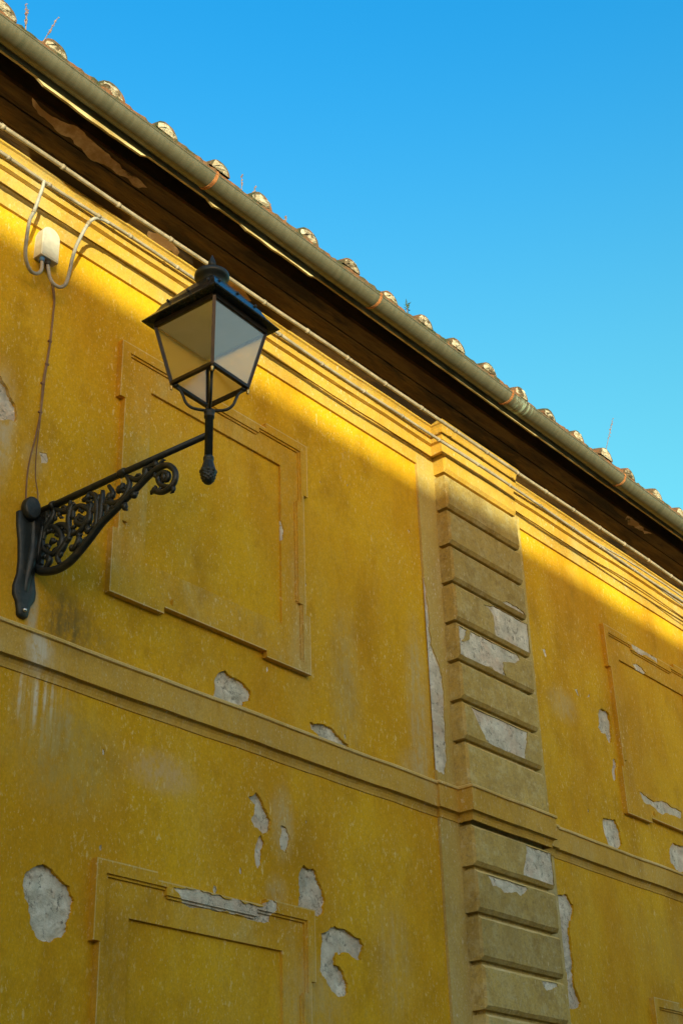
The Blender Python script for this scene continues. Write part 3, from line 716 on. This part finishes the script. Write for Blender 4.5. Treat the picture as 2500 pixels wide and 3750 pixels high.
# ------------------------------------------------------------------ cables under the eaves
def run(x0, x1, y, z, r, amp, seed, step=.12):
    q = random.Random(seed); ph = [q.uniform(0, 6) for _ in range(4)]; out = []
    n = int((x1-x0)/step)
    for i in range(n+1):
        x = x0 + (x1-x0)*i/n
        out.append((x, y + amp*.5*sin(x*2.1+ph[0]) + amp*.3*sin(x*5.3+ph[1]), z + amp*sin(x*1.7+ph[2]) + amp*.5*sin(x*4.7+ph[3])))
    return out
def cable(name, paths, clips, label, y, z, seed, mat='cable_sheath'):
    b_ = MB()
    for pts, r in paths: b_.tube(spline(pts, 3), r, 8)
    o = b_.build(name, M[mat]); tag(o, label, 'cable', 'electric cables along the cornice')
    q = random.Random(seed)
    for x in clips:
        pts, r = paths[0]; p = min(pts, key=lambda t: abs(t[0]-x)); 
        t = pts[min(pts.index(p)+1, len(pts)-1)]; k = (x-p[0])/max(1e-6, t[0]-p[0]) if t is not p else 0
        c = Vector(p).lerp(Vector(t), k); e = MB()
        e.tube([c + Vector((-.012, 0, .0)), c + Vector((.012, 0, 0))], r+.0035, 10)
        e.ball(c + Vector((q.uniform(-.006, .006), -.002, r + .004)), .006, 6)
        w = e.build('cable_clip', M[mat], o)
    return o
A = run(X0, 16, 5.030, 7.320, .0125, .004, 21)
cable('overhead_cable', [(A, .0135)], [3.35 + .43*i for i in range(21)], 'upper pale cable fixed just below the dark soffit', 5.03, 7.32, 1)
B1 = run(X0, 16, 5.046, 7.150, .011, .006, 22)
B2 = [(x, y + .012, z + .017 + .007*sin(x*2.6)) for x, y, z in run(X0, 16, 5.046, 7.150, .011, .006, 22)]
def split(p, k):                            # the strands come apart towards the right end
    out = []
    for x, y, z in p:
        t = max(0, min(1, (x-9.7)/.5)); out.append((x, y - .01*k*t, z + k*t*.022*(1+.6*sin(x*3.0+k))))
    return out
cable('overhead_cable', [(split(B1, -.6), .0105), (split(B2, .8), .008), (split([(x, y-.006, z-.012) for x, y, z in B2], -1.6), .007)], [3.42, 3.71, 4.08, 4.33, 4.72, 5.2, 5.66, 6.1, 6.55, 7.0, 7.45, 7.95, 8.4, 8.85, 9.35, 9.8, 10.4], 'lower bundled cable looping down to the junction box', 5.05, 7.15, 2)

# junction box and the two cables that dip into it
jb = empty('junction_box', (3.875, D, 6.79)); tag(jb, 'round-topped cream junction box on the wall above the lamp bracket', 'junction box')
def arch(x0, x1, z0, z1, y0, y1, bev=.006):
    w = (x1-x0)/2; cx = (x0+x1)/2; P = [(x0, z0), (x1, z0)] + [(cx + w*cos(a), z1-w + w*sin(a)) for a in [pi*i/14 for i in range(15)]]
    b_ = MB(); n = len(P); c = Vector((cx, (z0+z1)/2))
    ring = lambda s, y: [((Vector(p)-c)*s + c) for p in P]
    r0 = [(p.x, y1, p.y) for p in ring(1, 0)]; r1 = [(p.x, y0+bev, p.y) for p in ring(1, 0)]; r2 = [(p.x, y0, p.y) for p in ring(1-bev*1.6/w*.6, 0)]
    b_.add(r0+r1+r2, [(k*n+i, k*n+(i+1) % n, (k+1)*n+(i+1) % n, (k+1)*n+i) for k in range(2) for i in range(n)] + [tuple(range(2*n, 3*n))])
    b_.add(r0, [tuple(range(n))[::-1]]); return b_
arch(3.812, 3.938, 6.800, 7.022, 5.200, D-.022).build('cover', M['box_plastic'], jb)
arch(3.818, 3.932, 6.806, 7.015, D-.024, D+.001).build('back_plate', M['box_plastic'], jb)
for x in (3.842, 3.884):
    b_ = MB(); b_.tube([(x, 5.232, 6.80), (x, 5.232, 6.768)], .016, 10); b_.build('cable_gland', M['dark_gland' if x > 3.85 else 'blue_core'], jb)
LL = [(3.67, 5.046, 7.150), (3.672, 5.055, 7.11), (3.666, 5.067, 7.05), (3.649, 5.083, 6.931), (3.638, 5.1, 6.87), (3.646, 5.122, 6.77), (3.662, 5.145, 6.700), (3.69, 5.168, 6.654), (3.741, 5.19, 6.624), (3.794, 5.203, 6.641), (3.834, 5.217, 6.699), (3.842, 5.232, 6.785)]
RR = [(4.16, 5.046, 7.150), (4.115, 5.05, 7.150), (4.066, 5.060, 7.135), (4.028, 5.072, 7.081), (3.993, 5.09, 6.966), (3.978, 5.11, 6.884), (3.974, 5.13, 6.799), (3.976, 5.15, 6.709), (3.972, 5.17, 6.650), (3.952, 5.19, 6.630), (3.917, 5.2, 6.637), (3.893, 5.21, 6.673), (3.884, 5.22, 6.735), (3.884, 5.232, 6.785)]
for pts, lb in ((LL, 'grey cable drooping in a deep loop on the left side of the junction box'), (RR, 'grey cable arching over into the right side of the junction box')):
    b_ = MB(); b_.tube(spline(pts, 5), .0105, 10); o = b_.build('looped_cable', M['grey_conduit']); tag(o, lb, 'cable', 'cables into the junction box')
    e = MB(); p, q = Vector(pts[3]), Vector(pts[4]); e.tube([p.lerp(q, -.1), p.lerp(q, .15)], .0125, 10); e.build('cable_tie', M['cable_sheath'], o)
W1 = [(3.895, 6.79), (3.94, 6.74), (3.956,6.7),(3.979,6.603),(3.982,6.496),(3.978,6.306),(3.965,6.143),(3.954,6.009),(3.955,5.821),(3.937,5.653),(3.907,5.436),(3.913,5.241),(3.909,5.182)]
W2 = [(3.905, 6.79), (3.95, 6.745), (3.967,6.706),(3.987,6.608),(3.987,6.499),(3.984,6.31),(3.973,6.147),(3.965,6.014),(3.961,5.824),(3.952,5.599),(3.959,5.424),(3.985,5.319),(3.975,5.200)]
for Wp, lb, nm, r in ((W1, 'thin brown wire running down the wall from the box to the lamp bracket', 'copper_wire', .0045), (W2, 'thin wire that splays out to the right just above the lamp bracket', 'copper_wire', .0032)):
    pts = [(x, D-.008 - (.02 if i == len(Wp)-1 else 0), z) for i, (x, z) in enumerate(Wp)]
    b_ = MB(); b_.tube(spline(pts, 4), r, 6); o = b_.build('thin_wire', M[nm]); tag(o, lb, 'wire', 'wires down to the lamp')
    for z in (6.3, 6.0, 5.8) if r > .004 else (6.12,):
        p = min(pts, key=lambda t: abs(t[2]-z)); e = MB(); e.box((p[0]-.012, D-.014, p[2]-.005), (p[0]+.010, D+.001, p[2]+.005)); e.build('wire_clip', M['copper_wire'], o)

# ------------------------------------------------------------------ the street lamp
BX, BZ = 4.017, 5.267
ux, uy = .0848, -.9964                      # arm direction, out from the wall
px, py = BX + 1.1494*ux, D + 1.1494*uy      # post axis
def AP(u, z, s=0.0): return (BX + ux*u - uy*s, D + uy*u + ux*s, z)
lamp = empty('street_lamp', (BX, D, 4.6)); tag(lamp, 'black cast iron wall lantern on a scrolled bracket with frosted glass panes', 'street lamp')
iron = M['cast_iron']; lm = M['lantern_metal']
# wall plate, an outline of its own thickness with bevel
plL = [(-.088, 5.165), (-.080, 5.09), (-.062, 5.0), (-.052, 4.90), (-.053, 4.82), (-.070, 4.745), (-.066, 4.70), (-.045, 4.665), (-.036, 4.63), (-.032, 4.60)]
half = plL + [(-.018, 4.586)]
P = [(x, z) for x, z in half] + [(-x, z) for x, z in half[::-1]] + [(.05, 5.19), (-.05, 5.19)]
b_ = MB(); n = len(P); cc = Vector((0, 4.9)); PX = 3.950
r0 = [(PX+x, D+.001, z) for x, z in P]; r1 = [(PX+x, D-.017, z) for x, z in P]; r2 = [(PX+x*.88, D-.023, (z-4.9)*.985+4.9) for x, z in P]; r3 = [(PX+x*.45, D-.026, (z-4.9)*.9+4.9) for x, z in P]
b_.add(r0+r1+r2+r3, [(k*n+i, k*n+(i+1) % n, (k+1)*n+(i+1) % n, (k+1)*n+i) for k in range(3) for i in range(n)], 0, True)
b_.add(r3, [tuple(range(n))])
b_.tube(spline([(PX, D-.03, 5.19), (PX+.02, D-.02, 5.05), (PX+.02, D-.022, 4.95), (PX+.01, D-.018, 4.85), (PX, D-.005, 4.70)], 4), [.016]*4+[.022]*4+[.026]*4+[.022]*4+[.014], 10)
plate = b_.build('wall_plate', iron, lamp)
for z in (5.155, 4.625):
    b_ = MB(); b_.ball((PX-.035 if z > 5 else PX, D-.028, z), .014, 8); b_.build('bolt', M['steel_bolt'], plate)
b_ = MB()
ov = [(.052*cos(a), .066*sin(a)) for a in [2*pi*i/20 for i in range(20)]]
for y0, y1, s in ((D+.001, D-.05, 1), (D-.05, D-.062, .88)):
    pass
r0 = [(3.928+x, D-.02, 5.195+z) for x, z in ov]; r1 = [(3.928+x, D-.052, 5.195+z) for x, z in ov]; r2 = [(3.928+x*.85, D-.062, 5.195+z*.88) for x, z in ov]
b_.add(r0+r1+r2, [(k*20+i, k*20+(i+1) % 20, (k+1)*20+(i+1) % 20, (k+1)*20+i) for k in range(2) for i in range(20)], 0, True); b_.add(r2, [tuple(range(20))])
b_.build('terminal_cover', iron, lamp)
# arm
b_ = MB(); b_.tube([AP(.01, 5.225), AP(.3, 5.24), AP(.6, 5.254), AP(1.14, 5.267)], [.022, .019, .0175, .0165], 14)
b_.tube([AP(.555, 5.252), AP(.565, 5.252), AP(.60, 5.254), AP(.61, 5.254)], [.019, .024, .024, .019], 14); b_.tube([AP(.085, 5.229), AP(.11, 5.23)], [.028, .026], 14)
b_.build('arm', iron, lamp)
# scrollwork
cur = dict(
 low=[(-.0, 4.905), (.047, 4.862), (.144, 4.838), (.237, 4.850), (.31, 4.891), (.381, 4.944), (.46, 5.008), (.549, 5.055), (.628, 5.100), (.692, 5.131), (.747, 5.163), (.818, 5.191), (.883, 5.189), (.932, 5.143), (.94, 5.091), (.912, 5.053), (.856, 5.045), (.808, 5.070)],
 curl=[(.912, 5.053), (.847, 5.09), (.829, 5.139), (.86, 5.152), (.893, 5.129), (.886, 5.104), (.862, 5.109)],
 a=[(.249, 5.101), (.249, 5.151), (.296, 5.16), (.36, 5.113), (.369, 5.053), (.332, 5.037), (.273, 5.071), (.293, 5.097), (.329, 5.074)],
 b=[(.398, 4.945), (.418, 5.015), (.42, 5.099), (.401, 5.181), (.356, 5.215)],
 c=[(.44, 5.001), (.45, 5.096), (.451, 5.196)], d=[(.248, 5.009), (.227, 5.051), (.218, 5.111), (.23, 5.172), (.25, 5.194)],
 e=[(.143, 4.93), (.2, 4.968), (.235, 5.013), (.204, 5.073), (.145, 5.1), (.101, 5.093)],
 f=[(.036, 5.043), (.055, 4.987), (.116, 4.939), (.167, 4.958), (.179, 5.01), (.147, 5.071), (.1, 5.104), (.057, 5.093), (.036, 5.043)],
 g=[(.248, 5.009), (.308, 5.01), (.348, 5.046), (.369, 5.103), (.374, 5.151)],
 h=[(.492, 5.21), (.526, 5.148), (.486, 5.119), (.555, 5.088), (.611, 5.111), (.636, 5.172), (.612, 5.227)],
 i=[(.63, 5.214), (.681, 5.178), (.738, 5.178), (.753, 5.216), (.805, 5.228)], j=[(.071, 4.869), (.102, 4.908), (.085, 4.949)],
 k=[(.175, 4.864), (.158, 4.911), (.193, 4.949), (.22, 4.99)], l=[(.257, 4.915), (.297, 4.944), (.301, 4.991)],
 m=[(.108, 5.207), (.096, 5.153), (.056, 5.108), (.036, 5.043)], n=[(.25, 5.194), (.182, 5.167), (.108, 5.207)], o=[(.311, 5.187), (.345, 5.19), (.356, 5.215)],
 q=[(.483, 5.035), (.497, 5.08), (.461, 5.114)], r=[(.551, 5.153), (.583, 5.163), (.59, 5.189)], s=[(.02, 5.20), (.03, 5.10), (.015, 5.0), (.02, 4.90)], t=[(.05, 5.215), (.06, 5.16), (.03, 5.12)])
b_ = MB(); fl = Vector((-uy, ux, 0))
for k, pts in cur.items():
    sp = spline([AP(u, z, 0) for u, z in pts], 5); m_ = len(sp)
    if k == 'low': rad = [.024 - .008*min(1, i/m_*1.3) for i in range(m_)]
    else: rad = [.0115 + .006*sin(pi*i/(m_-1)) for i in range(m_)]
    b_.tube(sp, rad, 8, 0, True, fl)
for (ua, ub, za, zb) in ((.0, .048, 4.885, 5.225), (.04, .085, 5.13, 5.225)):
    vs = [AP(u, z, s_) for s_ in (-.011, .011) for u, z in ((ua, za), (ub, za+.02), (ub-.008, (za+zb)/2), (ub, zb), (ua, zb))]
    b_.add(vs, [(0, 1, 2, 3, 4), (9, 8, 7, 6, 5)] + [(i, (i+1) % 5, 5+(i+1) % 5, 5+i) for i in range(5)])
q = random.Random(4)
for u, z in [(.01, 4.977), (.607, 5.052), (.672, 5.092), (.74, 5.21), (.805, 5.225), (.802, 5.075), (.869, 5.125), (.48, 5.086), (.567, 5.162), (.345, 5.19), (.255, 4.929), (.29, 5.095), (.109, 5.019), (.302, 4.984), (.068, 4.94), (.42, 5.16), (.445, 5.05), (.50, 5.14), (.42, 4.99), (.15, 5.16), (.22, 5.15), (.07, 5.17), (.04, 5.18), (.02, 4.89), (.23, 4.99), (.36, 5.0)]:
    r = q.uniform(.017, .026); b_.ball(AP(u, z, q.uniform(-.004, .004)), r, 8, 0, (.8, .9, q.uniform(.9, 1.3)))
    for _ in range(2):
        a = q.uniform(0, 2*pi); b_.tube([AP(u, z), AP(u + .018*cos(a), z + .018*sin(a), .004), AP(u + .028*cos(a+.5), z + .028*sin(a+.5), .008)], [.012, .010, .006], 6)
for k, pts in cur.items():
    if k in 'st': continue
    sp = spline([AP(u, z) for u, z in pts], 4); m_ = len(sp)
    for i in range(3, m_-2, 5 if k != 'low' else 14):
        t = (sp[i+1]-sp[i-1]).normalized(); n_ = t.cross(fl).normalized() * (1 if q.random() > .5 else -1)
        if k == 'low': n_ = Vector((0, 0, 1)) if i < m_*.62 else n_
        L = q.uniform(.026, .044); o_ = sp[i] + n_*.008
        b_.tube([o_, o_ + n_*L*.45 + t*L*.25, o_ + n_*L*.7 + t*L*.7, o_ + n_*L*.45 + t*L*1.05], [.010, .0125, .009, .004], 6, 0, True, fl)
b_.build('scrollwork', iron, lamp)
# post with collar and cone
b_ = MB(); b_.lathe((px, py), [(.0, 5.135), (.0205, 5.135), (.0205, 5.36), (.0255, 5.362), (.0265, 5.375), (.0225, 5.38), (.0265, 5.386), (.0285, 5.398), (.024, 5.408), (.012, 5.415), (0, 5.415)], 20); b_.build('post', iron, lamp)
b_ = MB(); b_.lathe((px, py), [(0, 5.14), (.0225, 5.14), (.026, 5.132), (.0265, 5.122), (.022, 5.116), (.024, 5.108), (.030, 5.085), (.036, 5.068), (.041, 5.060), (.042, 5.050), (.037, 5.044)] + [(.0365*math.sqrt(max(0, 1-((5.042-z_)/.058)**2)), z_) for z_ in [5.042-.0029*i for i in range(21)]], 40, 0,
        lambda a, z: 1 + (.17*abs(sin(a*4 + z*170))*abs(sin(a*4 - z*170)) - .05 if z < 5.0425 else (.05*cos(a*8) if z < 5.11 else 0)))
b_.build('pine_cone_finial', iron, lamp)
# cradle arms
th = radians(3); ca, sa = cos(th), sin(th)
def LP(dx, dy, z): return (px + dx*ca - dy*sa, py + dx*sa + dy*ca, z)
def sq(h, z): return [LP(-h, -h, z), LP(h, -h, z), LP(h, h, z), LP(-h, h, z)]
ZB, HBt, ZTt, HTt = 5.555, .134, 5.90, .199
for sx, sy in ((-1, -1), (1, -1), (1, 1), (-1, 1)):
    def d(t, z): return LP(sx*t, sy*t, z)
    b_ = MB(); b_.tube(spline([d(.008, 5.405), d(.035, 5.408), d(.062, 5.418), d(.082, 5.445), d(.092, 5.482), d(.102, 5.515), d(.118, 5.538), d(.126, ZB)], 5), .0078, 8)
    b_.ball(d(.116, 5.540), .017, 8, 0, (1, 1, .7)); b_.build('cradle_arm', iron, lamp)
# lantern frame: bottom square, corner bars, top band
fr_ = MB()
def bar(mb, a, c, w, n=4): mb.tube([a, c], w, n)
bs = sq(HBt, ZB); ts = sq(HTt, ZTt)
def beam(mb, a, c, up, w, h):
    a, c, up = Vector(a), Vector(c), Vector(up); t = (c-a).normalized(); s_ = t.cross(up).normalized(); up = s_.cross(t)
    vs = [p + s_*i*w + up*j*h for p in (a, c) for i, j in ((-1, -1), (1, -1), (1, 1), (-1, 1))]
    mb.add(vs, [(0, 1, 2, 3), (7, 6, 5, 4), (0, 4, 5, 1), (1, 5, 6, 2), (2, 6, 7, 3), (3, 7, 4, 0)])
for i in range(4):
    beam(fr_, bs[i], bs[(i+1) % 4], (0, 0, 1), .010, .009)
    out_ = Vector(bs[i]) - Vector((px, py, ZB)); out_.z = 0
    beam(fr_, bs[i], ts[i], out_, .0085, .0085)
    beam(fr_, ts[i], ts[(i+1) % 4], (0, 0, 1), .010, .013)
frame = fr_.build('lantern_frame', lm, lamp)
for i in range(4):
    x, y, z = bs[i]; b_ = MB(); b_.lathe((x, y), [(0, z), (.005, z), (.005, z-.013), (.0085, z-.017), (.009, z-.023), (.005, z-.028), (.007, z-.033), (.005, z-.040), (0, z-.042)], 10)
    b_.build('corner_knob', M['brass'], frame)
for i in range(4):
    a, c, e, f = [Vector(p) for p in (bs[i], bs[(i+1) % 4], ts[(i+1) % 4], ts[i])]; b_ = MB()
    cen = Vector((px, py, 5.73)); nn = (c-a).cross(f-a).normalized(); nn = nn if nn.dot(a-cen) > 0 else -nn
    q4 = [a, c, e, f]; t_ = .0018
    b_.add([p + nn*t_ for p in q4] + [p - nn*t_ for p in q4], [(0, 1, 2, 3), (7, 6, 5, 4), (0, 4, 5, 1), (1, 5, 6, 2), (2, 6, 7, 3), (3, 7, 4, 0)]); b_.build('glass_pane', M['glass'], lamp)
b_ = MB(); hh = HTt-.006; b_.add(sq(hh, ZTt-.008) + sq(hh, ZTt-.004), [(0, 1, 2, 3), (7, 6, 5, 4), (0, 4, 5, 1), (1, 5, 6, 2), (2, 6, 7, 3), (3, 7, 4, 0)]); b_.build('ceiling_plate', M['ceiling_enamel'], lamp)
# roof: flared eave, steep curb, low pyramid
b_ = MB(); rings = [sq(.205, 5.913), sq(.247, 5.920), sq(.250, 5.926), sq(.243, 5.934), sq(.200, 5.99), sq(.180, 6.034), sq(.176, 6.040), sq(.11, 6.13), sq(.07, 6.18)]
vs = [p for r in rings for p in r]
b_.add(vs, [(k*4+i, k*4+(i+1) % 4, (k+1)*4+(i+1) % 4, (k+1)*4+i) for k in range(len(rings)-1) for i in range(4)]); b_.add(rings[-1], [(0, 1, 2, 3)]); b_.add(rings[0], [(3, 2, 1, 0)])
lr = b_.build('lantern_roof', M['roof_iron'], lamp)
for i in range(4):
    for t in (.12, .5, .88):
        p = Vector(rings[5][i]).lerp(Vector(rings[5][(i+1) % 4]), t); b_ = MB(); b_.ball((p.x, p.y, 6.042), .008, 8, 0, (1, 1, 1.2)); b_.build('roof_bolt', M['cast_iron'], lr)
b_ = MB(); b_.lathe((px, py), [(.060, 6.12), (.062, 6.19), (.078, 6.212), (.088, 6.220), (.092, 6.232), (.091, 6.246), (.080, 6.252), (.045, 6.262), (.02, 6.276), (.0, 6.28)], 28); b_.build('chimney_cap', iron, lamp)
b_ = MB(); b_.lathe((px, py), [(.0, 6.27), (.016, 6.27), (.016, 6.283), (.010, 6.29), (.008, 6.297), (.018, 6.305), (.0215, 6.318), (.018, 6.338), (.010, 6.358), (.004, 6.374), (0, 6.384)], 14, 0, lambda a, z: 1 + (.13*sin(a*5 + z*60) if z > 6.3 else 0)); b_.build('flame_finial', iron, lamp)
